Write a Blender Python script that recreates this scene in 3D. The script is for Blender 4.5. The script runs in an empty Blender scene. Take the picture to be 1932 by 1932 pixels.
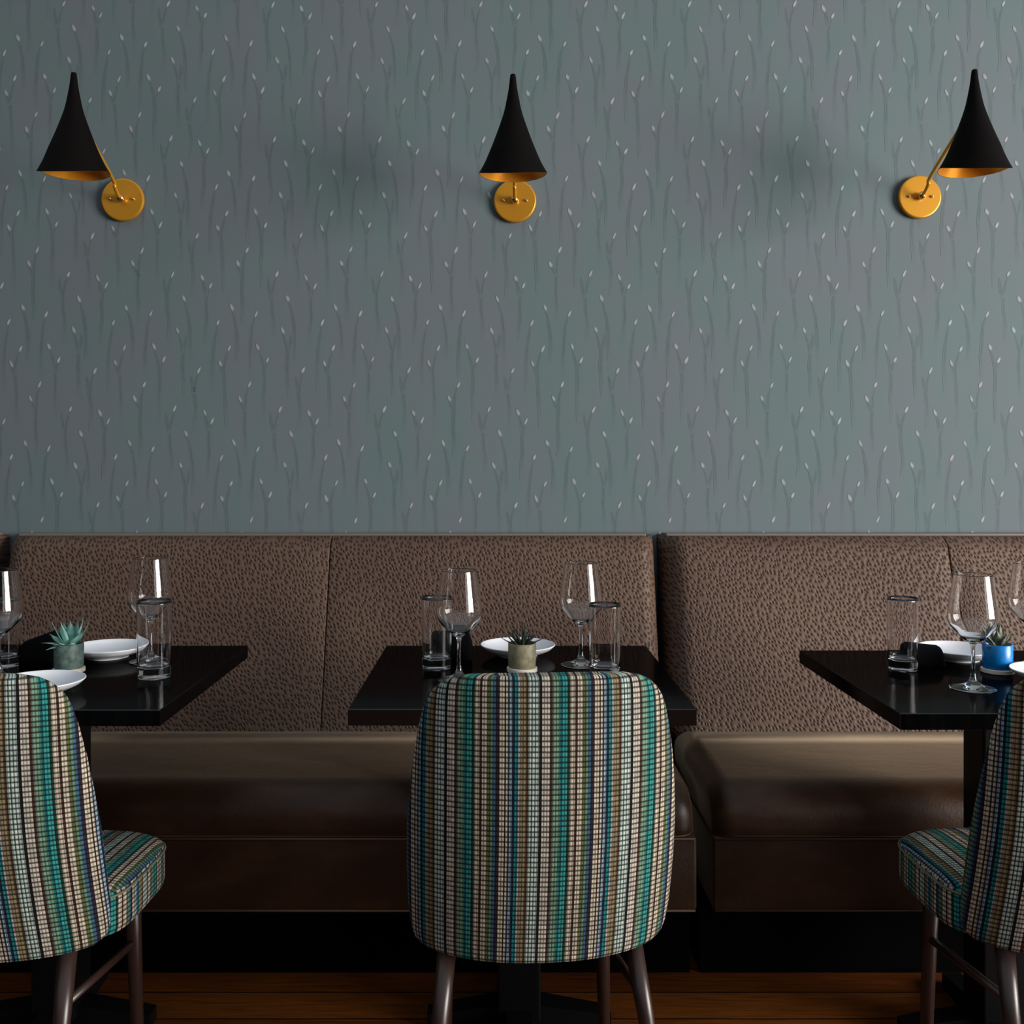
import bpy, bmesh, math, random
from mathutils import Vector, Matrix
S = bpy.context.scene
COL = S.collection
random.seed(7)

# ------------------------------------------------------------------ camera
cd = bpy.data.cameras.new('camera'); cam = bpy.data.objects.new('camera', cd); COL.objects.link(cam)
cam.location = (0, 0, 1.2); cam.rotation_euler = (math.pi/2, 0, 0)
cd.sensor_width = 36; cd.lens = 36*1838/1932
cd.shift_x = 26/1932; cd.shift_y = -94/1932
cd.clip_start = .05
S.camera = cam
# ------------------------------------------------------------------ world, light, exposure
w = bpy.data.worlds.new('world'); S.world = w; w.use_nodes = True
_t = w.node_tree                       # pale overhead fill, added to wash the wall evenly, dark towards the floor
_c = _t.nodes.new('ShaderNodeTexCoord'); _s = _t.nodes.new('ShaderNodeSeparateXYZ'); _r = _t.nodes.new('ShaderNodeValToRGB')
_t.links.new(_c.outputs['Generated'], _s.inputs[0]); _t.links.new(_s.outputs['Z'], _r.inputs[0]); _t.links.new(_r.outputs[0], _t.nodes['Background'].inputs[0])
_r.color_ramp.elements[0].position = .15; _r.color_ramp.elements[0].color = (.02, .02, .022, 1)
_r.color_ramp.elements[1].position = .55; _r.color_ramp.elements[1].color = (.80, .90, 1, 1)
_t.nodes['Background'].inputs[1].default_value = .6
def area(name, loc, rot, sx, sy, power, col):
    l = bpy.data.lights.new(name, 'AREA'); l.shape = 'RECTANGLE'; l.size = sx; l.size_y = sy
    l.energy = power; l.color = col
    o = bpy.data.objects.new(name, l); COL.objects.link(o); o.location = loc; o.rotation_euler = rot
    return o
WX = 5.0
# daylight standing in the two windows of the right wall
area('window_daylight', (WX+.12, -.45, 1.7), (0, math.pi/2, 0), 2.4, 3.1, 650, (1, .97, .93))
area('window_daylight', (WX+.12, -3.2, 1.7), (0, math.pi/2, 0), 2.4, 1.9, 40, (1, .97, .93))
S.view_settings.view_transform = 'Standard'; S.view_settings.look = 'None'
S.view_settings.gamma = 1; S.view_settings.use_curve_mapping = False
S.view_settings.exposure = 0

# ------------------------------------------------------------------ helpers
def lin(r, g, b):
    f = lambda c: (c/255/12.92) if c/255 <= .04045 else ((c/255+.055)/1.055)**2.4
    return (f(r), f(g), f(b), 1)
def tag(o, label=None, cat=None, group=None, kind=None):
    if label: o['label'] = label
    if cat: o['category'] = cat
    if group: o['group'] = group
    if kind: o['kind'] = kind
    return o
def empty(name, loc, rz=0, label=None, cat=None, group=None):
    o = bpy.data.objects.new(name, None); COL.objects.link(o); o.location = loc; o.rotation_euler[2] = rz
    o.empty_display_size = .05
    return tag(o, label, cat, group)
def link(name, bm, mat, parent=None, smooth=False, loc=None):
    me = bpy.data.meshes.new(name); bm.normal_update(); bm.to_mesh(me); bm.free()
    if mat: me.materials.append(mat)
    if smooth: me.polygons.foreach_set('use_smooth', [True]*len(me.polygons))
    o = bpy.data.objects.new(name, me); COL.objects.link(o)
    if parent: o.parent = parent
    if loc: o.location = loc
    return o
def box(bm, x0, x1, y0, y1, z0, z1, bev=0, seg=3, only=None):
    r = bmesh.ops.create_cube(bm, size=1)
    vs = r['verts']
    for v in vs:
        v.co = Vector((x0+(v.co.x+.5)*(x1-x0), y0+(v.co.y+.5)*(y1-y0), z0+(v.co.z+.5)*(z1-z0)))
    if bev:
        es = list({e for v in vs for e in v.link_edges})
        bmesh.ops.bevel(bm, geom=es, offset=bev, segments=seg, profile=.5, affect='EDGES')
    return bm
def bxo(name, x0, x1, y0, y1, z0, z1, mat, parent=None, bev=0, seg=3, smooth=False):
    return link(name, box(bmesh.new(), x0, x1, y0, y1, z0, z1, bev, seg), mat, parent, smooth)
def lathe_bm(prof, n=64, close0=True, close1=True):
    bm = bmesh.new(); rings = []
    for r, z in prof:
        if r < 1e-6: rings.append([bm.verts.new((0, 0, z))])
        else: rings.append([bm.verts.new((r*math.cos(2*math.pi*k/n), r*math.sin(2*math.pi*k/n), z)) for k in range(n)])
    for a, b in zip(rings, rings[1:]):
        for k in range(n):
            k2 = (k+1) % n
            if len(a) == 1 and len(b) == 1: continue
            if len(a) == 1: bm.faces.new((a[0], b[k2], b[k]))
            elif len(b) == 1: bm.faces.new((a[k], a[k2], b[0]))
            else: bm.faces.new((a[k], a[k2], b[k2], b[k]))
    return bm
def smooth_prof(pts, sub=4):
    out = []
    P = [Vector((a[0], a[1])) for a in pts]
    for i in range(len(P)-1):
        p0 = P[max(i-1, 0)]; p1 = P[i]; p2 = P[i+1]; p3 = P[min(i+2, len(P)-1)]
        for s in range(sub):
            t = s/sub
            q = .5*((2*p1)+(p2-p0)*t+(2*p0-5*p1+4*p2-p3)*t*t+(-p0+3*p1-3*p2+p3)*t**3)
            out.append((max(q.x, 0), q.y))
    out.append(tuple(P[-1]))
    return out
def tube_bm(pts, rad, n=12, bm=None, caps=True):
    bm = bm or bmesh.new()
    P = [Vector(p) for p in pts]; R = rad if isinstance(rad, (list, tuple)) else [rad]*len(P)
    rings = []; up = None
    for i, p in enumerate(P):
        d = (P[min(i+1, len(P)-1)]-P[max(i-1, 0)]).normalized()
        if up is None: up = d.orthogonal().normalized()
        up = (up-d*up.dot(d)).normalized(); sd = d.cross(up)
        rings.append([bm.verts.new(p+(up*math.cos(2*math.pi*k/n)+sd*math.sin(2*math.pi*k/n))*R[i]) for k in range(n)])
    for a, b in zip(rings, rings[1:]):
        for k in range(n): bm.faces.new((a[k], a[(k+1) % n], b[(k+1) % n], b[k]))
    if caps:
        bm.faces.new(rings[0][::-1]); bm.faces.new(rings[-1])
    return bm
def copy_tree(o, parent=None):
    c = o.copy(); COL.objects.link(c); c.parent = parent
    for ch in list(o.children): copy_tree(ch, c)
    return c
def interp(tab, x):
    if x <= tab[0][0]: return tab[0][1]
    for (a, va), (b, vb) in zip(tab, tab[1:]):
        if x <= b: return va+(vb-va)*(x-a)/(b-a)
    return tab[-1][1]

# ------------------------------------------------------------------ materials
class NT:
    def __init__(s, name):
        s.m = bpy.data.materials.new(name); s.m.use_nodes = True; s.t = s.m.node_tree
        s.b = s.t.nodes['Principled BSDF']
    def n(s, typ, **kw):
        x = s.t.nodes.new('ShaderNode'+typ)
        for k, v in kw.items():
            if k.startswith('i_'):
                key = k[2:]; key = int(key) if key.isdigit() else key.replace('_', ' ')
                s.set(x.inputs[key], v)
            else: setattr(x, k, v)
        return x
    def set(s, sock, v):
        if hasattr(v, 'is_output'): s.t.links.new(v, sock)
        else: sock.default_value = v
    def p(s, **kw):
        for k, v in kw.items(): s.set(s.b.inputs[k.replace('_', ' ')], v)
    def math(s, op, a, b=0, clamp=False):
        x = s.n('Math', operation=op, use_clamp=clamp); s.set(x.inputs[0], a); s.set(x.inputs[1], b); return x.outputs[0]
    def mix(s, f, a, b, typ='MIX'):
        x = s.n('MixRGB', blend_type=typ); s.set(x.inputs[0], f); s.set(x.inputs[1], a); s.set(x.inputs[2], b); return x.outputs[0]
    def ramp(s, f, stops, mode='LINEAR'):
        x = s.n('ValToRGB'); cr = x.color_ramp; cr.interpolation = mode
        while len(cr.elements) > 1: cr.elements.remove(cr.elements[-1])
        cr.elements[0].position = stops[0][0]; cr.elements[0].color = stops[0][1]
        for p, c in stops[1:]:
            e = cr.elements.new(p); e.color = c
        s.set(x.inputs[0], f); return x.outputs[0]
    def obj(s, scale=(1, 1, 1)):
        tc = s.n('TexCoord'); mp = s.n('Mapping'); s.set(mp.inputs[0], tc.outputs['Object']); mp.inputs['Scale'].default_value = scale
        return mp.outputs[0]
    def noise(s, vec, scale, detail=3, rough=.5):
        x = s.n('TexNoise'); s.set(x.inputs['Vector'], vec); x.inputs['Scale'].default_value = scale
        x.inputs['Detail'].default_value = detail; x.inputs['Roughness'].default_value = rough; return x.outputs['Fac']
    def bump(s, h, strength=.3, dist=.002):
        x = s.n('Bump'); s.set(x.inputs['Height'], h); x.inputs['Strength'].default_value = strength
        x.inputs['Distance'].default_value = dist; s.set(s.b.inputs['Normal'], x.outputs[0]); return x
def simple(name, col, rough=.5, metal=0, ior=1.5, **kw):
    t = NT(name); t.p(Base_Color=col, Roughness=rough, Metallic=metal, IOR=ior, **kw); return t.m

def mat_wallpaper():
    t = NT('wallpaper'); v = t.obj()
    base = t.ramp(t.noise(t.obj((1.6, 1, .8)), 5, 2), [(.38, lin(98, 114, 115)), (.62, lin(103, 112, 116))])
    at = t.n('Attribute', attribute_name='ink'); at2 = t.n('Attribute', attribute_name='tone')
    f = at.outputs['Fac']
    stem = t.mix(t.math('MULTIPLY', f, .5), base, lin(62, 75, 76))
    dot = t.mix(t.math('MULTIPLY', f, .72), base, t.ramp(t.noise(v, 9, 1), [(.4, lin(190, 196, 193)), (.6, lin(190, 180, 184))]))
    c = t.mix(at2.outputs['Fac'], stem, dot)
    t.p(Base_Color=c, Roughness=.75, IOR=1.35)
    t.bump(t.noise(v, 400, 2), .08, .001)
    return t.m
def mat_hide():
    t = NT('brown_hide'); v = t.obj()
    wv = t.n('VectorMath', operation='ADD'); t.set(wv.inputs[0], v)
    nz = t.n('TexNoise'); t.set(nz.inputs['Vector'], v); nz.inputs['Scale'].default_value = 6
    sc = t.n('VectorMath', operation='SCALE'); t.set(sc.inputs[0], nz.outputs['Color']); sc.inputs['Scale'].default_value = .03
    t.set(wv.inputs[1], sc.outputs[0])
    sx = t.n('SeparateXYZ'); t.set(sx.inputs[0], wv.outputs[0]); cx = t.n('CombineXYZ')
    t.set(cx.inputs[0], t.math('ADD', sx.outputs[0], t.math('MULTIPLY', sx.outputs[2], .35))); t.set(cx.inputs[1], t.math('MULTIPLY', sx.outputs[2], .8))
    vo = t.n('TexVoronoi', voronoi_dimensions='2D'); t.set(vo.inputs['Vector'], cx.outputs[0]); vo.inputs['Scale'].default_value = 98
    vo.inputs['Randomness'].default_value = .8
    pit = t.ramp(vo.outputs['Distance'], [(.0, (0, 0, 0, 1)), (.08, (.05, .05, .05, 1)), (.40, (.8, .8, .8, 1)), (.8, (1, 1, 1, 1))])
    fl = t.ramp(t.noise(v, 3, 2), [(.35, lin(92, 70, 59)), (.65, lin(102, 80, 66))])
    c = t.mix(pit, t.mix(.78, fl, lin(40, 22, 14)), fl)
    t.p(Base_Color=c, Roughness=.5, IOR=1.35)
    t.bump(pit, .9, .003)
    return t.m
def mat_seat_leather():
    t = NT('tan_leather'); v = t.obj((1, 2.2, 2))
    c = t.ramp(t.noise(v, 7, 4, .6), [(.3, lin(34, 16, 5)), (.55, lin(44, 24, 10)), (.75, lin(56, 34, 17))])
    t.p(Base_Color=c, Roughness=t.ramp(t.noise(v, 11, 3), [(.3, (.36,)*3+(1,)), (.7, (.5,)*3+(1,))]), IOR=1.36, Sheen_Weight=.36, Sheen_Roughness=.35, Sheen_Tint=(.95, .72, .50, 1))
    t.bump(t.math('ADD', t.noise(t.obj(), 160, 3), t.math('MULTIPLY', t.noise(v, 9, 3), 2)), .22, .002)
    return t.m
def mat_floor():
    t = NT('floor_boards'); v = t.obj()
    br = t.n('TexBrick'); t.set(br.inputs['Vector'], v)
    br.inputs['Color1'].default_value = lin(112, 64, 24); br.inputs['Color2'].default_value = lin(84, 42, 14)
    br.inputs['Mortar'].default_value = lin(16, 8, 4); br.inputs['Scale'].default_value = 1
    br.inputs['Mortar Size'].default_value = .002; br.inputs['Brick Width'].default_value = 3.7; br.inputs['Row Height'].default_value = .105
    gr = t.noise(t.obj((1.2, 22, 1)), 6, 6, .65)
    c = t.mix(.75, br.outputs['Color'], t.ramp(gr, [(.3, (.18, .15, .14, 1)), (.7, (1.25, 1.1, .95, 1))]), 'MULTIPLY')
    t.p(Base_Color=c, Roughness=.34, IOR=1.5); t.bump(gr, .12, .002)
    return t.m
def mat_fabric():
    t = NT('striped_weave'); tc = t.n('TexCoord'); sp = t.n('SeparateXYZ'); t.set(sp.inputs[0], tc.outputs['UV'])
    PER = .1470
    # warp stripes of one repeat: (end position 0..500, colour)
    nav, teal, pk, olive, brn, gr = (16, 24, 46), (20, 104, 106), (156, 140, 136), (116, 104, 76), (60, 34, 22), (166, 180, 170)
    blk, crm, pg, bt, dg, cr2, plum, blu, pb = (6, 12, 10), (170, 162, 150), (108, 130, 114), (44, 128, 124), (24, 48, 38), (172, 162, 144), (36, 24, 38), (46, 80, 108), (134, 156, 170)
    st = [(0, teal), (18, pk), (30, olive), (44, (128, 112, 82)), (52, olive), (62, brn), (72, gr), (84, (60, 84, 74)), (90, gr), (104, (70, 92, 84)), (109, (160, 172, 166)), (126, blk),
          (142, crm), (182, brn), (196, pg), (214, (96, 132, 108)), (236, (10, 84, 88)), (250, bt), (274, dg), (290, cr2), (316, brn), (330, cr2), (356, (78, 82, 48)), (372, (84, 112, 92)),
          (390, blu), (404, plum), (420, cr2), (446, brn), (454, cr2), (466, (30, 40, 60)), (474, pb), (486, nav)]
    u = t.math('FRACT', t.math('ADD', t.math('DIVIDE', sp.outputs[0], PER), .366))
    col = t.ramp(u, [(p/500, lin(*c)) for p, c in st], 'CONSTANT')
    # weft rows
    row = t.math('MULTIPLY', sp.outputs[1], 1/.0084)
    fr = t.math('FRACT', row)
    g = t.ramp(fr, [(0, (.13,)*3+(1,)), (.18, (.2,)*3+(1,)), (.34, (1,)*3+(1,)), (.80, (1,)*3+(1,)), (1, (.13,)*3+(1,))])
    # thin warp gaps
    fw = t.math('FRACT', t.math('MULTIPLY', sp.outputs[0], 1/.0046))
    gw = t.ramp(fw, [(0, (.3,)*3+(1,)), (.3, (1,)*3+(1,)), (.75, (1,)*3+(1,)), (1, (.3,)*3+(1,))])
    # per stitch tone
    cmb = t.n('CombineXYZ'); t.set(cmb.inputs[0], t.math('FLOOR', t.math('MULTIPLY', sp.outputs[0], 1/.0069)))
    t.set(cmb.inputs[1], t.math('FLOOR', row))
    wn = t.n('TexWhiteNoise', noise_dimensions='2D'); t.set(wn.inputs['Vector'], cmb.outputs[0])
    jit = t.ramp(wn.outputs['Value'], [(0, (.72, .72, .72, 1)), (1, (1.15, 1.12, 1.1, 1))])
    c = t.mix(1, col, g, 'MULTIPLY'); c = t.mix(.8, c, gw, 'MULTIPLY'); c = t.mix(1, c, jit, 'MULTIPLY')
    c = t.mix(1, c, (1.15, 1.15, 1.15, 1), 'MULTIPLY')
    t.p(Base_Color=c, Roughness=.9, IOR=1.3)
    t.bump(t.math('MULTIPLY', g, gw), .5, .0015)
    return t.m
def mat_table():
    t = NT('black_lacquer_table_top'); t.t.nodes.remove(t.b)
    d = t.n('BsdfDiffuse'); d.inputs[0].default_value = lin(5, 4, 5)
    g = t.n('BsdfGlossy'); g.inputs[0].default_value = (1, 1, 1, 1); g.inputs['Roughness'].default_value = .1
    m = t.n('MixShader'); m.inputs[0].default_value = .055
    t.t.links.new(d.outputs[0], m.inputs[1]); t.t.links.new(g.outputs[0], m.inputs[2])
    out = [x for x in t.t.nodes if x.type == 'OUTPUT_MATERIAL'][0]; t.t.links.new(m.outputs[0], out.inputs[0])
    return t.m
def mat_glass(name='clear_glass'):
    t = NT(name); t.p(Base_Color=(1, 1, 1, 1), Roughness=0.0, IOR=1.47, Transmission_Weight=1); return t.m
def mat_pot(name, c1, c2, rough=.55):
    t = NT(name); v = t.obj()
    t.p(Base_Color=t.ramp(t.noise(v, 60, 4, .7), [(.35, c1), (.65, c2)]), Roughness=rough); t.bump(t.noise(v, 220, 3), .25, .001)
    return t.m
def mat_brass(name, col, rough):
    t = NT(name); t.p(Base_Color=col, Metallic=.55, Roughness=rough); t.bump(t.noise(t.obj(), 300, 2), .05, .0005); return t.m

M = dict(wall=mat_wallpaper(), hide=mat_hide(), leather=mat_seat_leather(), floor=mat_floor(), fabric=mat_fabric(), glass=mat_glass(),
    black=mat_table(), blackmetal=simple('table_pedestal_paint', lin(10, 9, 10), .5, ior=1.2),
    shade=simple('black_lamp_enamel', lin(13, 10, 9), .6, ior=1.12),
    inner=mat_brass('gilded_shade_lining', lin(250, 165, 40), .38), brass=mat_brass('satin_brass', lin(216, 152, 44), .34),
    hub=simple('polished_brass', lin(225, 190, 130), .2, metal=1), bulb=simple('opal_bulb', lin(230, 220, 200), .3),
    leg=simple('dark_walnut_leg', lin(46, 30, 25), .34), plinth=simple('black_plinth', lin(3, 3, 4), .8, ior=1.08),
    rail=simple('brown_cap_rail', lin(118, 104, 98), .5), porcelain=simple('white_porcelain', lin(236, 236, 240), .16),
    napkin=simple('black_napkin_cloth', lin(9, 9, 11), .95, ior=1.2), soil=simple('dark_soil', lin(18, 15, 12), .95),
    saucer=simple('cream_drip_tray', lin(226, 214, 200), .4), piping=simple('pale_piping', lin(104, 98, 78), .9),
    plain=simple('painted_plaster', lin(100, 100, 100), .8), frame=simple('dark_window_frame', lin(30, 28, 27), .5),
    dpiping=simple('leather_piping', lin(80, 48, 26), .5))
def mat_leaf(name, c1, c2):
    t = NT(name); t.p(Base_Color=t.ramp(t.noise(t.obj(), 70, 2), [(.35, c1), (.65, c2)]), Roughness=.5); return t.m
M['leaf_pale'] = mat_leaf('pale_green_leaf', lin(120, 180, 165), lin(160, 205, 192))
M['leaf_dark'] = mat_leaf('dark_green_leaf', lin(36, 44, 38), lin(62, 72, 62))
M['leaf_edge'] = mat_leaf('grey_green_leaf', lin(40, 52, 40), lin(120, 124, 104))
M['pot_green'] = mat_pot('green_grey_glaze', lin(66, 84, 78), lin(118, 140, 132))
M['pot_tan'] = mat_pot('tan_stone_glaze', lin(118, 110, 84), lin(158, 150, 118))
M['pot_blue'] = mat_pot('blue_glaze', lin(0, 104, 176), lin(0, 128, 204), .3)

# ------------------------------------------------------------------ structure
YW = 2.9
def wallpaper_wall():
    bm = bmesh.new()
    ink = bm.verts.layers.float.new('ink'); tone = bm.verts.layers.float.new('tone')
    box(bm, -3.3, WX, YW, YW+.12, 0, 3.0)
    def wp(cx, cy): return ((cx/4.83+440-940)*YW/1838, 1.2-(cy/4.83+420-872)*YW/1838)
    fl = [(125, 248, 1), (402, 468, 1), (745, 575, 1), (205, 830, 1), (818, 908, 1), (915, 1145, 1), (318, 1248, 1), (645, 1345, 1),
          (38, 375, -1), (667, 503, -1), (500, 692, -1), (935, 775, -1), (447, 980, -1), (228, 1130, -1), (830, 1280, -1)]
    st = [[(120, 275), (95, 350), (88, 480), (82, 640), (94, 780), (90, 900)], [(42, 400), (68, 450), (88, 490)],
          [(398, 495), (372, 560), (352, 660), (356, 800), (376, 940), (366, 1080)], [(318, 500), (330, 600), (352, 690)],
          [(740, 600), (718, 650), (706, 740), (714, 860), (700, 980), (702, 1110)], [(676, 530), (694, 590), (706, 670)],
          [(200, 860), (172, 930), (162, 1060), (150, 1220), (160, 1420)],
          [(512, 715), (530, 790), (548, 860), (562, 1000), (566, 1150), (572, 1260)],
          [(812, 935), (790, 1040), (776, 1140), (766, 1300), (776, 1540)],
          [(944, 800), (966, 870), (984, 980), (994, 1110), (990, 1260)],
          [(455, 1005), (478, 1090), (500, 1180), (492, 1320), (502, 1460), (512, 1590)], [(530, 1020), (520, 1100), (502, 1190)],
          [(236, 1160), (256, 1230), (278, 1310), (286, 1440), (278, 1600), (292, 1820)], [(308, 1280), (292, 1320), (280, 1370)],
          [(908, 1175), (886, 1240), (866, 1330), (876, 1480), (884, 1660), (894, 1870)], [(836, 1310), (850, 1340), (868, 1390)],
          [(640, 1372), (612, 1450), (598, 1560), (616, 1700), (606, 1900)], [(570, 1400), (582, 1480), (598, 1560)]]
    E = YW-.0005
    def fleck(x, z, s):
        L, W = .0115, .0040
        a = math.radians(-24*s); ca, sa = math.cos(a), math.sin(a)
        L *= random.uniform(.8, 1.1); W *= random.uniform(.8, 1.15) * (1.15 if s < 0 else .9)
        amp = .95 if s > 0 else .7
        c = bm.verts.new((x, E, z)); c[ink] = amp; c[tone] = 1
        R1, R2 = [], []
        for k in range(12):
            t = 2*math.pi*k/12; px, pz = W*math.cos(t)*(1-.25*math.sin(t)), L*math.sin(t)
            for rr, L_, v_ in ((.6, R1, amp*.85), (1.1, R2, 0)):
                q = bm.verts.new((x+(px*ca-pz*sa)*rr, E, z+(px*sa+pz*ca)*rr)); q[ink] = v_; q[tone] = 1; L_.append(q)
        for k in range(12):
            j = (k+1) % 12
            bm.faces.new((c, R1[k], R1[j])); bm.faces.new((R1[k], R2[k], R2[j], R1[j]))
    def stem(P, seed):
        Q = []
        for i in range(len(P)-1):
            for s in range(4):
                t = s/4; Q.append((P[i][0]+(P[i+1][0]-P[i][0])*t, P[i][1]+(P[i+1][1]-P[i][1])*t))
        Q.append(P[-1]); rows = []; n = len(Q)
        rn = random.Random(seed); lift = random.random()*.0003+.0001
        for i, (x, z) in enumerate(Q):
            f = i/(n-1); amp = min(1, f*5+.25)*min(1, (1-f)*3)*(rn.uniform(.7, 1)); wd = .0028+.0030*min(1, f*2)*rn.uniform(.8, 1.2)
            r = []
            for dx, v_ in ((-wd, 0), (0, amp), (wd, 0)):
                q = bm.verts.new((x+dx, YW-lift, z)); q[ink] = v_; q[tone] = 0; r.append(q)
            rows.append(r)
        for a, b in zip(rows, rows[1:]):
            bm.faces.new((a[0], b[0], b[1], a[1])); bm.faces.new((a[1], b[1], b[2], a[2]))
    for i in range(-8, 9):
        for j in range(-3, 5):
            ox, oy = i*952+j*22, j*1230
            for k, (cx, cy, s) in enumerate(fl):
                x, z = wp(cx+ox+random.uniform(-6, 6), cy+oy+random.uniform(-6, 6))
                if -2.6 < x < 2.8 and .9 < z < 2.95: fleck(x, z, s)
            for k, P in enumerate(st):
                Q = [wp(cx+ox, cy+oy) for cx, cy in P]
                if all(-2.6 < x < 2.8 and .85 < z < 2.95 for x, z in Q): stem(Q, k)
    return tag(link('wall_back', bm, M['wall']), 'grey-blue wallpapered wall with faint stems and pale flecks', kind='structure')
wallpaper_wall()
tag(bxo('floor', -3.3, WX, -4.4, YW, -.06, 0, M['floor']), kind='structure')
# right wall with its two windows (outside the frame, seen in reflections)
bm = bmesh.new(); X0, X1 = WX, WX+.1
box(bm, X0, X1, -4.4, YW+.12, 0, .5); box(bm, X0, X1, -4.4, YW+.12, 2.9, 3.1)
for a, b in ((-4.4, -4.15), (-2.25, -2.0), (1.1, YW+.12)): box(bm, X0, X1, a, b, .5, 2.9)
tag(link('wall_right', bm, M['plain']), kind='structure')
for i, (a, b) in enumerate(((-4.15, -2.25), (-2.0, 1.1))):
    bm = bmesh.new(); t_ = .035
    for q in (a+t_/2, b-t_/2, a+(b-a)/3, a+2*(b-a)/3): box(bm, X0+.02, X0+.07, q-t_/2, q+t_/2, .5, 2.9)
    for q in (.5+t_/2, 2.9-t_/2, 2.2): box(bm, X0+.022, X0+.068, a, b, q-t_/2, q+t_/2)
    tag(link('window_%d' % (i+1), bm, M['frame']), kind='structure')

# ------------------------------------------------------------------ banquette
def soft_box(x0, x1, y0, y1, z0, z1, r, seg=6, puff=0.0, nx=24, nz=10):
    """rounded box with slightly puffed front face (-Y) and top"""
    bm = bmesh.new(); box(bm, x0, x1, y0, y1, z0, z1, r, seg)
    return bm
YB, YT = 2.63, 2.79       # front of back cushion at the seat and at the top
ZS, ZT = .47, .985
def back_cushion(x0, x1, rl, rr, parent):
    # section in (front depth) lofted along x, ends rounded by rl / rr
    bm = bmesh.new(); N = 40
    zs = [ZS-.03]+[ZS+(ZT-ZS)*k/22 for k in range(23)]
    xs = []
    for k in range(7): xs.append((x0+rl*(1-math.cos(math.pi/2*k/6)), rl*(1-math.sin(math.pi/2*k/6))))
    for k in range(1, 14): xs.append((x0+rl+(x1-x0-rl-rr)*k/14, 0))
    for k in range(7): xs.append((x1-rr+rr*math.sin(math.pi/2*k/6), rr*(1-math.cos(math.pi/2*k/6))))
    rt = .022
    grid = []
    for x, dep in xs:
        row = []
        for z in zs:
            f = (z-ZS)/(ZT-ZS)
            y = YB+(YT-YB)*f+dep*1.6
            if z > ZT-rt: y += rt-math.sqrt(max(0, rt*rt-(z-ZT+rt)**2))
            y -= .0035*math.sin(math.pi*max(0, min(1, f)))*min(1, (x-x0)/.03)*min(1, (x1-x)/.03)
            row.append(bm.verts.new((x, y, z)))
        row.append(bm.verts.new((x, YW-.004, ZT))); row.append(bm.verts.new((x, YW-.004, ZS-.03)))
        grid.append(row)
    for a, b in zip(grid, grid[1:]):
        for k in range(len(a)-1): bm.faces.new((a[k], b[k], b[k+1], a[k+1]))
        bm.faces.new((a[-1], b[-1], b[0], a[0]))
    bm.faces.new(grid[0]); bm.faces.new(grid[-1][::-1])
    o = link('back_cushion', bm, M['hide'], parent)
    for p in o.data.polygons: p.use_smooth = len(p.vertices) == 4
    return o
def banquette(x0, seams, x1, label):
    t = empty('banquette', ((x0+x1)/2, 2.5, 0), 0, label, 'bench', 'upholstered banquette units along the wall')
    cx = (x0+x1)/2
    e = [x0]+seams+[x1]
    kids = []
    for i in range(len(e)-1):
        kids.append(back_cushion(e[i]+(.0005 if i else 0), e[i+1]-(.0005 if i < len(e)-2 else 0), .07 if i == 0 else .004, .045 if i == len(e)-2 else .004, None))
    # seat cushion: big front roll
    bm = bmesh.new(); sec = []
    yf, zb, zt, r = 2.15, .368, .478, .085
    for k in range(11):
        a = math.pi/2*k/10; sec.append((yf+.004+r-r*math.cos(a), zt-r+r*math.sin(a)))
    sec = [(yf+.012, zb), (yf+.003, zb+.008)]+sec+[(YB-.15, zt+.004), (YB+.01, zt-.006), (YB+.01, zb)]
    xs = []
    rl, rr = .05, .05
    for k in range(7): xs.append((x0+.006+rl*(1-math.cos(math.pi/2*k/6)), rl*(1-math.sin(math.pi/2*k/6))))
    for k in range(1, 20): xs.append((x0+.006+rl+(x1-x0-.02-rl-rr)*k/20, 0))
    for k in range(7): xs.append((x1-.014-rr+rr*math.sin(math.pi/2*k/6), rr*(1-math.cos(math.pi/2*k/6))))
    g = []
    for x, dp in xs:
        row = []
        for (y, z) in sec:
            zz = z-dp*.75*max(0, (z-zb)/(zt-zb)); yy = y+dp*.8*max(0, 1-(y-yf)/.3)
            row.append(bm.verts.new((x, yy, zz)))
        g.append(row)
    for a, b in zip(g, g[1:]):
        for k in range(len(a)-1): bm.faces.new((a[k], b[k], b[k+1], a[k+1]))
        bm.faces.new((a[-1], b[-1], b[0], a[0]))
    bm.faces.new(g[0]); bm.faces.new(g[-1][::-1])
    s = link('seat_cushion', bm, M['leather'], None, True); kids.append(s)
    kids.append(link('front_panel', box(bmesh.new(), x0+.004, x1-.012, 2.158, 2.5, .206, .3675, .006, 2), M['leather'], None, True))
    for z in (.366, .207):
        kids.append(link('piping', tube_bm([(x0+.008, 2.156, z), (x1-.016, 2.156, z)], .0025, 8), M['dpiping'], None, True))
    kids.append(bxo('plinth', x0+.002, x1-.002, 2.29, 2.6, 0, .206, M['plinth']))
    kids.append(bxo('cap_rail', x0+.02, x1-.02, 2.85, YW-.002, ZT-.02, ZT+.006, M['rail'], None, .002, 2))
    for o in kids:
        o.parent = t; o.location = (-cx, -2.5, 0)
banquette(-3.28, [-2.36], -1.452, 'brown banquette unit at the far left, only its lit right edge showing')
banquette(-1.424, [-.48], .452, 'brown dimpled hide banquette unit with one seam, behind the left and middle tables')
banquette(.472, [1.285, 2.2], 3.1, 'brown dimpled hide banquette unit right of the dark gap, behind the right table')

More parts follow.
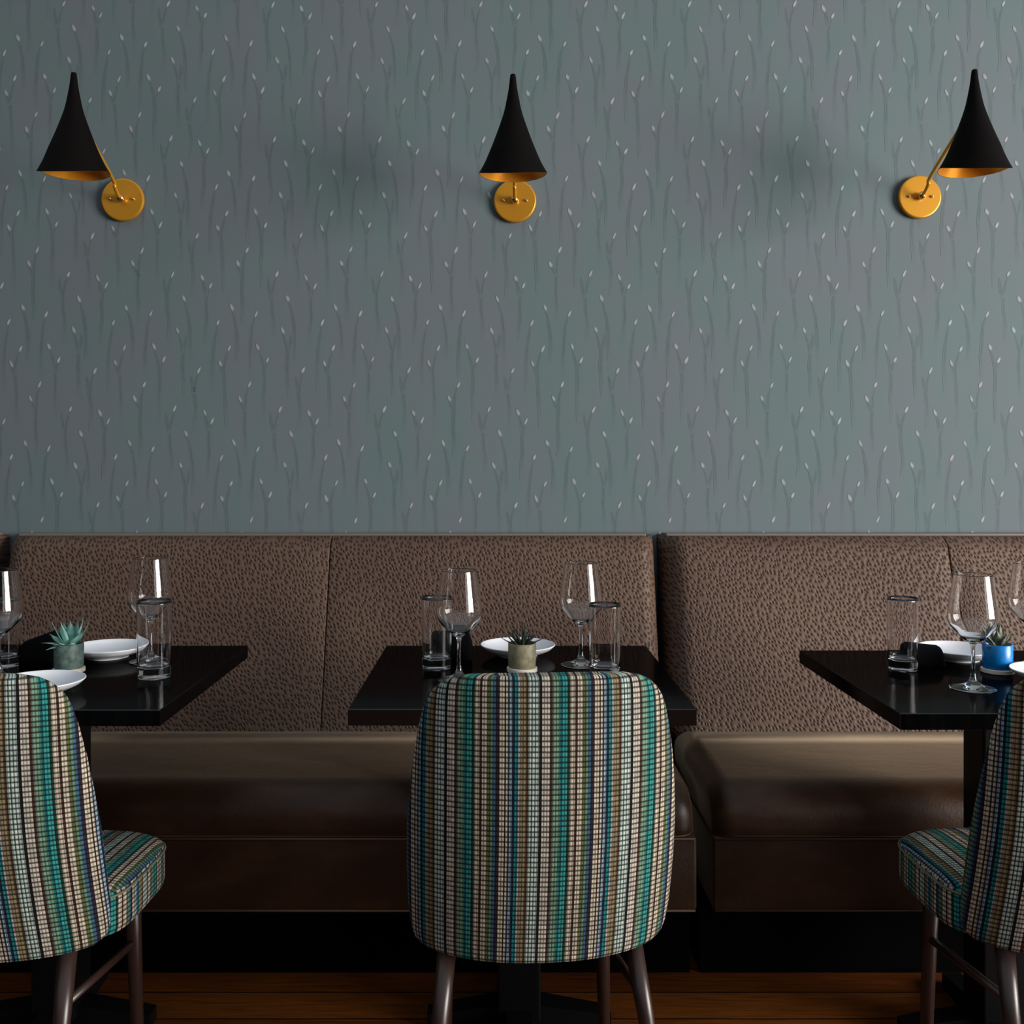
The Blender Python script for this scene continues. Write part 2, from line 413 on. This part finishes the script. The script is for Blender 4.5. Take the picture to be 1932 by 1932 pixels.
# ------------------------------------------------------------------ tables
def make_table(x, y0, y1, label):
    W = .636; cy = (y0+y1)/2
    t = empty('dining_table', (x, cy, 0), 0, label, 'table', 'black dining tables along the banquette')
    d = (y1-y0)/2
    bxo('tabletop', -W/2, W/2, -d, d, .72, .75, M['black'], t, .0012, 1)
    bxo('column', -.045, .045, -.045, .045, .03, .712, M['blackmetal'], t, .004, 2)
    bxo('mounting_plate', -.16, .16, -.16, .16, .712, .72, M['blackmetal'], t)
    for k in range(4):
        bm = bmesh.new(); box(bm, .0, .195, -.03, .03, 0, .06)
        for v in bm.verts:
            if v.co.x > .1: v.co.z *= .5; v.co.y *= .7
        bmesh.ops.rotate(bm, verts=bm.verts, cent=(0, 0, 0), matrix=Matrix.Rotation(math.pi/2*k, 3, 'Z'))
        link('foot', bm, M['blackmetal'], t)
    return t
make_table(.044, 1.775, 2.39, 'black square table in the middle, behind the central striped chair')
make_table(-.932, 1.77, 2.39, 'black square table at the left, with the pale green succulent on it')
make_table(1.038, 1.745, 2.33, 'black square table at the right, with the blue pot on it')

# ------------------------------------------------------------------ chairs
def uv_box(bm, mode):
    uv = bm.loops.layers.uv.new('UVMap'); bm.normal_update()
    for f in bm.faces:
        n = f.normal
        for l in f.loops:
            c = l.vert.co
            if mode == 'seat':
                if abs(n.z) > .6: l[uv].uv = (c.x, c.y)
                elif abs(n.x) > abs(n.y): l[uv].uv = (c.y+.03, c.z)
                else: l[uv].uv = (c.x, c.z)
def make_chair():
    # local frame: +Y is the direction the sitter faces; back shell stands at y ~ 0
    t = empty('dining_chair', (0, 0, 0))
    # back shell
    prof = [(.400, .0), (.4003, .09), (.4012, .140), (.404, .168), (.409, .184), (.419, .195), (.438, .202), (.475, .206), (.55, .208), (.62, .207), (.68, .203),
            (.735, .1975), (.785, .190), (.815, .1835), (.835, .177), (.85, .168), (.862, .156), (.87, .142), (.8755, .12), (.878, .08), (.879, .0)]
    zs = [p[0] for p in prof]
    bm = bmesh.new(); uvl = bm.loops.layers.uv.new('UVMap'); n = 72; rings = []; uu = []
    rows = []
    for i in range(len(prof)-1):
        k = 3 if zs[i+1]-zs[i] > .02 else 1
        for s in range(k):
            f = s/k; rows.append((prof[i][0]+(prof[i+1][0]-prof[i][0])*f, prof[i][1]+(prof[i+1][1]-prof[i][1])*f))
    rows = rows[1:]
    for z, hw in rows:
        hw *= 1.06; z = z-.007*max(0, (z-.6)/.28)
        T = .062*min(1, (hw/.15)**.8)*(1 if z < .6 else 1-.25*(z-.6)/.28)
        f = (z-.40)/.48
        yc = -.0+.055-.075*f-.02*math.sin(math.pi*f)
        # the bottom edge curves down in the middle, top edge stays flat: done by z offset with x
        ring = []; us = []; prev = None; acc = 0
        for k in range(n):
            a = -math.pi/2+2*math.pi*k/n
            c, s = math.cos(a), math.sin(a)
            x = hw*math.copysign(abs(c)**.55, c); y = T/2*math.copysign(abs(s)**.75, s)
            bend = .058*(x/.205)**2*(.6+.4*(1-f)**.5)
            zz = z-.008*(x/.2)**2*max(0, 1-(z-.40)/.2)
            p = Vector((x, yc+y+bend, zz)); ring.append(bm.verts.new(p)); us.append(x+math.copysign(max(0, y+T/2), x)*.6)
        rings.append(ring); uu.append(us)
    for i in range(len(rings)-1):
        for k in range(n):
            j = (k+1) % n
            f = bm.faces.new((rings[i][k], rings[i][j], rings[i+1][j], rings[i+1][k]))
            for l, (ri, kk) in zip(f.loops, ((i, k), (i, j), (i+1, j), (i+1, k))):
                l[uvl].uv = (uu[ri][kk], rings[ri][kk].co.z)
    for r_, fl in ((rings[0], True), (rings[-1], False)):
        f = bm.faces.new(r_[::-1] if fl else r_)
        for l in f.loops: l[uvl].uv = (l.vert.co.x, l.vert.co.z+l.vert.co.y)
    link('backrest', bm, M['fabric'], t, True)
    # seat pad
    bm = bmesh.new(); N = 64; lay = []
    y0, y1 = .105, .40
    def outline(ins, z):
        P = []
        for k in range(N):
            a = 2*math.pi*k/N; c, s = math.cos(a), math.sin(a)
            hx = (.220-ins); hy = (y1-y0)/2-ins
            x = hx*math.copysign(abs(c)**.42, c); y = (y0+y1)/2+hy*math.copysign(abs(s)**.42, s)
            x *= 1-.04*((y-y0)/(y1-y0))
            P.append(bm.verts.new((x, y, z+.004*(1-(x/.2)**2)*(1 if z > .44 else 0))))
        return P
    for ins, z in ((.06, .392), (.012, .392), (.002, .398), (0, .408), (0, .458), (.003, .468), (.012, .475), (.04, .479), (.1, .482)): lay.append(outline(ins, z))
    for a, b in zip(lay, lay[1:]):
        for k in range(N): bm.faces.new((a[k], a[(k+1) % N], b[(k+1) % N], b[k]))
    bm.faces.new(lay[0][::-1]); bm.faces.new(lay[-1]); uv_box(bm, 'seat')
    seat = link('seat', bm, M['fabric'], t, True)
    pts = []
    for k in range(N+1):
        a = 2*math.pi*k/N; c, s = math.cos(a), math.sin(a)
        x = .2203*math.copysign(abs(c)**.42, c); y = (y0+y1)/2+((y1-y0)/2)*math.copysign(abs(s)**.42, s); x *= 1-.04*((y-y0)/(y1-y0))
        pts.append((x, y, .462))
    link('piping', tube_bm(pts, .0022, 6), M['piping'], seat, True)
    # legs
    for s in (-1, 1):
        link('leg', tube_bm([(s*.154, .085, .405), (s*.167, .04, .30), (s*.20, -.03, 0)], [.016, .0135, .010], 16), M['leg'], t, True)
        link('leg', tube_bm([(s*.148, .335, .40), (s*.15, .34, .30), (s*.155, .35, 0)], [.016, .014, .0105], 16), M['leg'], t, True)
        link('stretcher', tube_bm([(s*.165, .050, .325), (s*.15, .34, .285)], .0075, 10), M['leg'], t, True)
    return t
chairs = [(.076, 1.53, 4, 'striped woven chair in the middle, seen square from behind, in front of the central table'),
          (-.868, 1.53, -4, 'striped woven chair at the left edge, its back half cut off, under the green succulent'),
          (.997, 1.54, 3, 'shadowed striped chair at the right edge, before the table with the blue pot')]
proto = make_chair()
for i, (x, y, a, lab) in enumerate(chairs):
    o = proto if i == 0 else copy_tree(proto)
    o.location = (x, y, 0); o.rotation_euler[2] = math.radians(a)
    tag(o, lab, 'chair', 'striped fabric dining chairs')

# ------------------------------------------------------------------ wall sconces
def make_sconce():
    t = empty('wall_sconce', (0, 0, 0))       # origin on the wall at the plate centre; -Y into the room
    bm = lathe_bm([(0, 0), (.060, 0), (.063, .003), (.063, .011), (.0615, .0135), (.059, .0145), (0, .0145)], 64)
    bmesh.ops.rotate(bm, verts=bm.verts, cent=(0, 0, 0), matrix=Matrix.Rotation(math.pi/2, 3, 'X'))
    pl = link('wall_plate', bm, M['brass'], t, False)
    for p in pl.data.polygons: p.use_smooth = False
    for s in (-1, 1):
        bm = bmesh.new(); bmesh.ops.create_uvsphere(bm, u_segments=16, v_segments=10, radius=.0042)
        for v in bm.verts: v.co += Vector((s*.034, -.018, 0))
        tube_bm([(s*.034, -.014, 0), (s*.034, -.018, 0)], .0025, 8, bm)
        link('screw', bm, M['hub'], pl, True)
    bm = bmesh.new(); bmesh.ops.create_uvsphere(bm, u_segments=24, v_segments=16, radius=.012)
    for v in bm.verts: v.co += Vector((0, -.026, 0))
    tube_bm([(0, -.0140, 0), (0, -.024, 0)], .0075, 16, bm)
    link('hub', bm, M['hub'], t, True)
    YS = -.342                                 # shade axis
    P = [Vector((0, -.028, 0)), Vector((0, -.048, .006)), Vector((0, -.070, .022)), Vector((0, -.088, .042)), Vector((0, YS+.045, .132))]
    Q = []
    for i in range(len(P)-1):
        p0 = P[max(i-1, 0)]; p1 = P[i]; p2 = P[i+1]; p3 = P[min(i+2, len(P)-1)]
        for s in range(8):
            u = s/8; Q.append(.5*((2*p1)+(p2-p0)*u+(2*p0-5*p1+4*p2-p3)*u*u+(-p0+3*p1-3*p2+p3)*u**3))
    Q.append(P[-1])
    link('arm', tube_bm(Q, .0052, 14), M['brass'], t, True)
    # shade profile: px half widths at height px, 1 px = 1.404 mm
    hp = [(0, .3), (.5, 3.2), (3, 5.2), (20, 7.2), (38, 10), (72, 17), (108, 29), (142, 42), (168, 53.5), (188, 65)]
    K = .2585/188; Z0 = .244
    n = 72
    def shell(off, flip):
        bm = bmesh.new(); rings = []
        pr = smooth_prof([(b, a) for a, b in hp], 5)
        for hwp, h in pr:
            r = max(.0004, hwp*K-off); z = Z0-h*K
            ring = []
            for k in range(n):
                a = 2*math.pi*k/n; dz = 0
                f = max(0, (h-150)/38)
                # the rim dips at the front and rises slightly at the sides
                dz = -.027*f*max(0, -math.sin(a))+.004*f*math.cos(a)*(0 if not flip else 0)
                ring.append(bm.verts.new((r*math.cos(a), YS+r*math.sin(a), z+dz)))
            rings.append(ring)
        for a, b in zip(rings, rings[1:]):
            for k in range(n):
                q = (a[k], b[k], b[(k+1) % n], a[(k+1) % n]); bm.faces.new(q if not flip else q[::-1])
        bm.faces.new(rings[0] if not flip else rings[0][::-1])
        return bm, rings[-1]
    bm, _ = shell(0, False); sh = link('lamp_shade', bm, M['shade'], t, True)
    bm, _ = shell(.0012, True); link('lining', bm, M['inner'], sh, True)
    bm = lathe_bm(smooth_prof([(0, .052), (.012, .056), (.017, .072), (.014, .09), (.010, .10), (.010, .125), (0, .125)], 3), 24)
    bm2 = bm
    for v in bm2.verts: v.co.y += YS
    link('bulb', bm2, M['bulb'], t, True)
    return t
sc = [(.050, 1.974, -1.9, 'middle brass wall sconce with black witch-hat shade, facing straight out'),
      (-1.113, 1.978, 0, 'leftmost brass wall sconce with black shade standing left of its round plate'),
      (1.249, 1.986, 0, 'rightmost brass wall sconce with black shade standing right of its round plate')]
proto = make_sconce()
for i, (x, z, a, lab) in enumerate(sc):
    o = proto if i == 0 else copy_tree(proto)
    o.location = (x, YW-.003, z); o.rotation_euler[2] = math.radians(a); tag(o, lab, 'wall lamp', 'black and brass wall sconces')

# ------------------------------------------------------------------ glassware
WO = [(0, 0), (.030, 0), (.0420, .0006), (.0425, .0018), (.034, .0042), (.020, .0078), (.0105, .013), (.0062, .021)]
WS = [(.0062, .021), (.0044, .032), (.0038, .050), (.0038, .072), (.0046, .084), (.0072, .090)]
WB = [(.0072, .090), (.019, .0985), (.0335, .1125), (.0435, .1255), (.0475, .1395), (.0465, .155), (.0430, .180), (.0395, .203), (.0365, .2255),
      (.0361, .2262), (.0356, .2255), (.0385, .203), (.0420, .180), (.0455, .155), (.0464, .1398), (.0423, .1265), (.0322, .1142), (.018, .1010), (0, .0965)]
def make_wine():
    t = empty('wine_glass', (0, 0, 0))
    link('foot', lathe_bm(smooth_prof(WO, 3)), M['glass'], t, True)
    link('stem', lathe_bm(smooth_prof(WS, 3)), M['glass'], t, True)
    link('bowl', lathe_bm(smooth_prof(WB, 4)), M['glass'], t, True)
    return t
HB = [(0, 0), (.026, 0), (.0300, .0008), (.0312, .003), (.0322, .03), (.0330, .09), (.0336, .150), (.0336, .1548), (.0331, .1556), (.0326, .1548), (.0324, .150), (.0316, .09),
      (.0300, .035), (.0292, .0255), (.024, .0215), (.012, .0200), (0, .0198)]
def make_highball():
    bm = lathe_bm(smooth_prof(HB, 2)); return link('highball_glass', bm, M['glass'], None, True)
def px(x, d): return (x-940)*d/1838
proto = make_wine()
for i, (x, d, sc_, lab) in enumerate([
        (866, 2.01, 1.0, 'empty stemmed wine glass at the left of the middle table, in front of a tumbler'),
        (1096, 2.16, 1.0, 'empty stemmed wine glass at the right of the middle table, behind a tumbler'),
        (283, 2.20, 1.03, 'empty stemmed wine glass behind the tumbler on the left table'),
        (-2, 2.02, 1.0, 'wine glass cut by the left edge of the picture, on the left table'),
        (1836, 1.935, 1.0, 'whole wine glass on the right table, foot fully visible, left of the blue pot'),
        (1946, 2.15, 1.0, 'wine glass cut by the right edge of the picture, on the right table')]):
    o = proto if i == 0 else copy_tree(proto)
    o.location = (px(x, d), d, .7502); o.scale = (sc_,)*3
    tag(o, lab, 'wine glass', 'wine glasses on the tables')
proto = make_highball()
for i, (x, d, sc_, h_, lab) in enumerate([
        (824, 2.13, 1, 1.0, 'straight water tumbler at the left of the middle table, behind a wine glass'),
        (1141, 2.045, 1, .98, 'straight water tumbler at the right of the middle table, in front of a wine glass'),
        (291, 2.04, 1.06, 1.03, 'straight water tumbler on the left table, in front of a wine glass'),
        (8, 2.15, 1, .95, 'straight water tumbler half hidden at the left edge, behind the cut-off wine glass'),
        (1703, 2.115, .96, 1.0, 'straight water tumbler standing at the left of the right table')]):
    o = proto if i == 0 else copy_tree(proto)
    o.location = (px(x, d), d, .7502); o.scale = (sc_, sc_, h_); tag(o, lab, 'tumbler', 'water tumblers on the tables')

# ------------------------------------------------------------------ plates
def make_plate():
    pr = [(0, .0025), (.040, .0025), (.042, 0), (.045, 0), (.0465, .004), (.062, .010), (.077, .018), (.0855, .0265), (.0868, .0285), (.0862, .0300), (.0848, .0296),
          (.076, .0215), (.061, .0135), (.045, .0088), (.03, .0080), (0, .0080)]
    return link('plate', lathe_bm(smooth_prof(pr, 3), 96), M['porcelain'], None, True)
proto = make_plate()
for i, (x, d, lab) in enumerate([
        (977, 2.27, 'white plate behind the tan pot on the middle table'),
        (204, 2.25, 'white plate behind the green-grey pot on the left table'),
        (72, 1.90, 'white plate beside the striped chair, nearest on the left table'),
        (1808, 2.225, 'white plate behind the wine glass on the right table'),
        (1994, 1.985, 'white plate at the right edge, only its left tip showing by the blue pot')]):
    o = proto if i == 0 else copy_tree(proto)
    o.location = (px(x, d), d, .7502); o.scale = (1, 1, .88); tag(o, lab, 'plate', 'white plates on the tables')

# ------------------------------------------------------------------ napkins
def make_napkin(w_, h_, slope):
    bm = bmesh.new(); n = 20; rings = []
    for i in range(17):
        f = i/16; x = -w_/2+w_*f
        e = min(1, math.sin(math.pi*min(f, 1-f)/.24)**.5 if min(f, 1-f) < .12 else 1); e = max(e, .12)
        hh = h_*(1+slope*(f-.5))*(.55+.45*e); dd = .028*(.6+.4*e)
        ring = []
        for k in range(n):
            a = math.pi*k/(n-1)
            crease = 1-.08*math.exp(-((a-1.9)/.12)**2)
            ring.append(bm.verts.new((x, -dd*math.cos(a)*crease, hh*abs(math.sin(a))**.6*crease)))
        rings.append(ring)
    for a, b in zip(rings, rings[1:]):
        for k in range(n-1): bm.faces.new((a[k], b[k], b[k+1], a[k+1]))
        bm.faces.new((a[-1], b[-1], b[0], a[0]))
    bm.faces.new(rings[0]); bm.faces.new(rings[-1][::-1])
    return link('napkin', bm, M['napkin'], None, True)
for x, d, w_, h_, sl, lab in [(850, 2.235, .10, .062, .0, 'black folded napkin behind the tumbler on the middle table'),
                              (76, 2.18, .085, .062, .5, 'black folded napkin left of the green-grey pot on the left table'),
                              (1732, 2.04, .090, .046, -.2, 'black folded napkin behind the tumbler on the right table')]:
    if x == 1732: x, d = 1738, 2.085+.085
    o = make_napkin(w_, h_, sl); o.location = (px(x, d), d, .7502)
    tag(o, lab, 'napkin', 'black napkins on the tables')

# ------------------------------------------------------------------ succulents
def leaf_bm(length, width, thick, bend):
    bm = bmesh.new(); n = 10; rows = []
    for i in range(n+1):
        f = i/n; wv = width*math.sin(math.pi*min(1, f*.86+.14))**.8 if f < 1 else .0003
        wv = max(.0004, wv*(1 if f < .6 else 1-((f-.6)/.4)**1.6)); th = max(.0003, thick*(1-f*.75))
        y = length*f; z = bend*length*f*f
        rows.append([bm.verts.new(p) for p in ((-wv, y, z+th*.9), (0, y, z-th), (wv, y, z+th*.9), (0, y, z+th*.55))])
    for a, b in zip(rows, rows[1:]):
        for k in range(4): bm.faces.new((a[k], a[(k+1) % 4], b[(k+1) % 4], b[k]))
    bm.faces.new(rows[0][::-1]); bm.faces.new(rows[-1])
    return bm
def make_plant(x, d, potm, leafm, leaves, label, ls=1, ws=1, r=.030, h=.052):
    t = empty('potted_succulent', (px(x, d), d, .7502), 0, label, 'potted plant', 'small potted succulents on the tables')
    link('saucer', lathe_bm([(0, 0), (r+.001, 0), (r+.003, .0015), (r+.003, .0085), (r+.001, .0095), (0, .0095)], 64), M['saucer'], t)
    pot = link('pot', lathe_bm([(0, .0096), (r-.002, .0096), (r-.0005, .012), (r, .03), (r, h+.0085), (r-.0012, h+.0098), (r-.003, h+.0095), (r-.0035, h+.002), (r-.0035, h-.002), (0, h-.002)], 64), potm, t, True)
    link('soil', lathe_bm([(0, h+.001), (r-.004, h-.001), (r-.004, h-.0019), (0, h-.0019)], 32), M['soil'], t)
    for az, el, L, W, b in leaves:
        bm = leaf_bm(L*ls, W*ws, .0022, b)
        m = Matrix.Rotation(math.radians(az-90), 4, 'Z') @ Matrix.Rotation(math.radians(el), 4, 'X')
        bm.transform(m)
        for v in bm.verts: v.co += Vector((.006*math.cos(math.radians(az)), .006*math.sin(math.radians(az)), h+.002))
        link('leaf', bm, leafm, t, True)
    return t
# azimuth: 0 = right (+X), -90 = towards the camera
make_plant(130, 2.09, M['pot_green'], M['leaf_pale'],
    [(-155, 58, .058, .0085, .1), (-125, 74, .052, .012, .05), (100, 80, .05, .010, .05), (-20, 42, .042, .0125, .1), (-60, 24, .03, .010, .0), (5, 52, .058, .009, .3), (25, 40, .056, .009, .3),
     (-170, 22, .046, .009, -.2), (165, 30, .046, .009, .0), (-140, 14, .036, .009, -.3), (60, 60, .05, .009, .2), (130, 50, .052, .009, .1), (-100, 30, .028, .010, -.1)],
    'potted succulent with broad pale green leaves in a green-grey pot, left table', 1.08, 1.25)
rnd = random.Random(3)
L2 = [(az+rnd.uniform(-14, 14), el, rnd.uniform(.028, .038), .0038, rnd.uniform(-.1, .3)) for az, el in
      [(0, 22), (40, 30), (90, 25), (140, 32), (180, 18), (215, 30), (270, 28), (320, 35), (20, 55), (70, 60), (120, 56), (170, 52), (230, 60), (290, 62), (340, 52), (60, 78), (180, 76), (300, 80)]]
make_plant(985, 2.095, M['pot_tan'], M['leaf_dark'], L2, 'potted succulent with small dark spiky leaves in a tan pot, middle table', 1.35, 1.3)
L3 = [(-160, 40, .042, .006, .1), (-120, 62, .04, .006, .1), (-80, 50, .034, .006, .1), (-40, 48, .036, .006, .2), (0, 34, .036, .006, .3), (40, 50, .042, .006, .1), (90, 66, .044, .006, .1),
      (140, 60, .05, .006, .0), (180, 30, .036, .006, .2), (-100, 80, .05, .006, 0), (-20, 24, .03, .006, 0), (-150, 15, .034, .006, -.1)]
make_plant(1882, 2.085, M['pot_blue'], M['leaf_edge'], L3, 'potted succulent with grey-green leaves in a bright blue pot, right table', 1.12, 1.2)
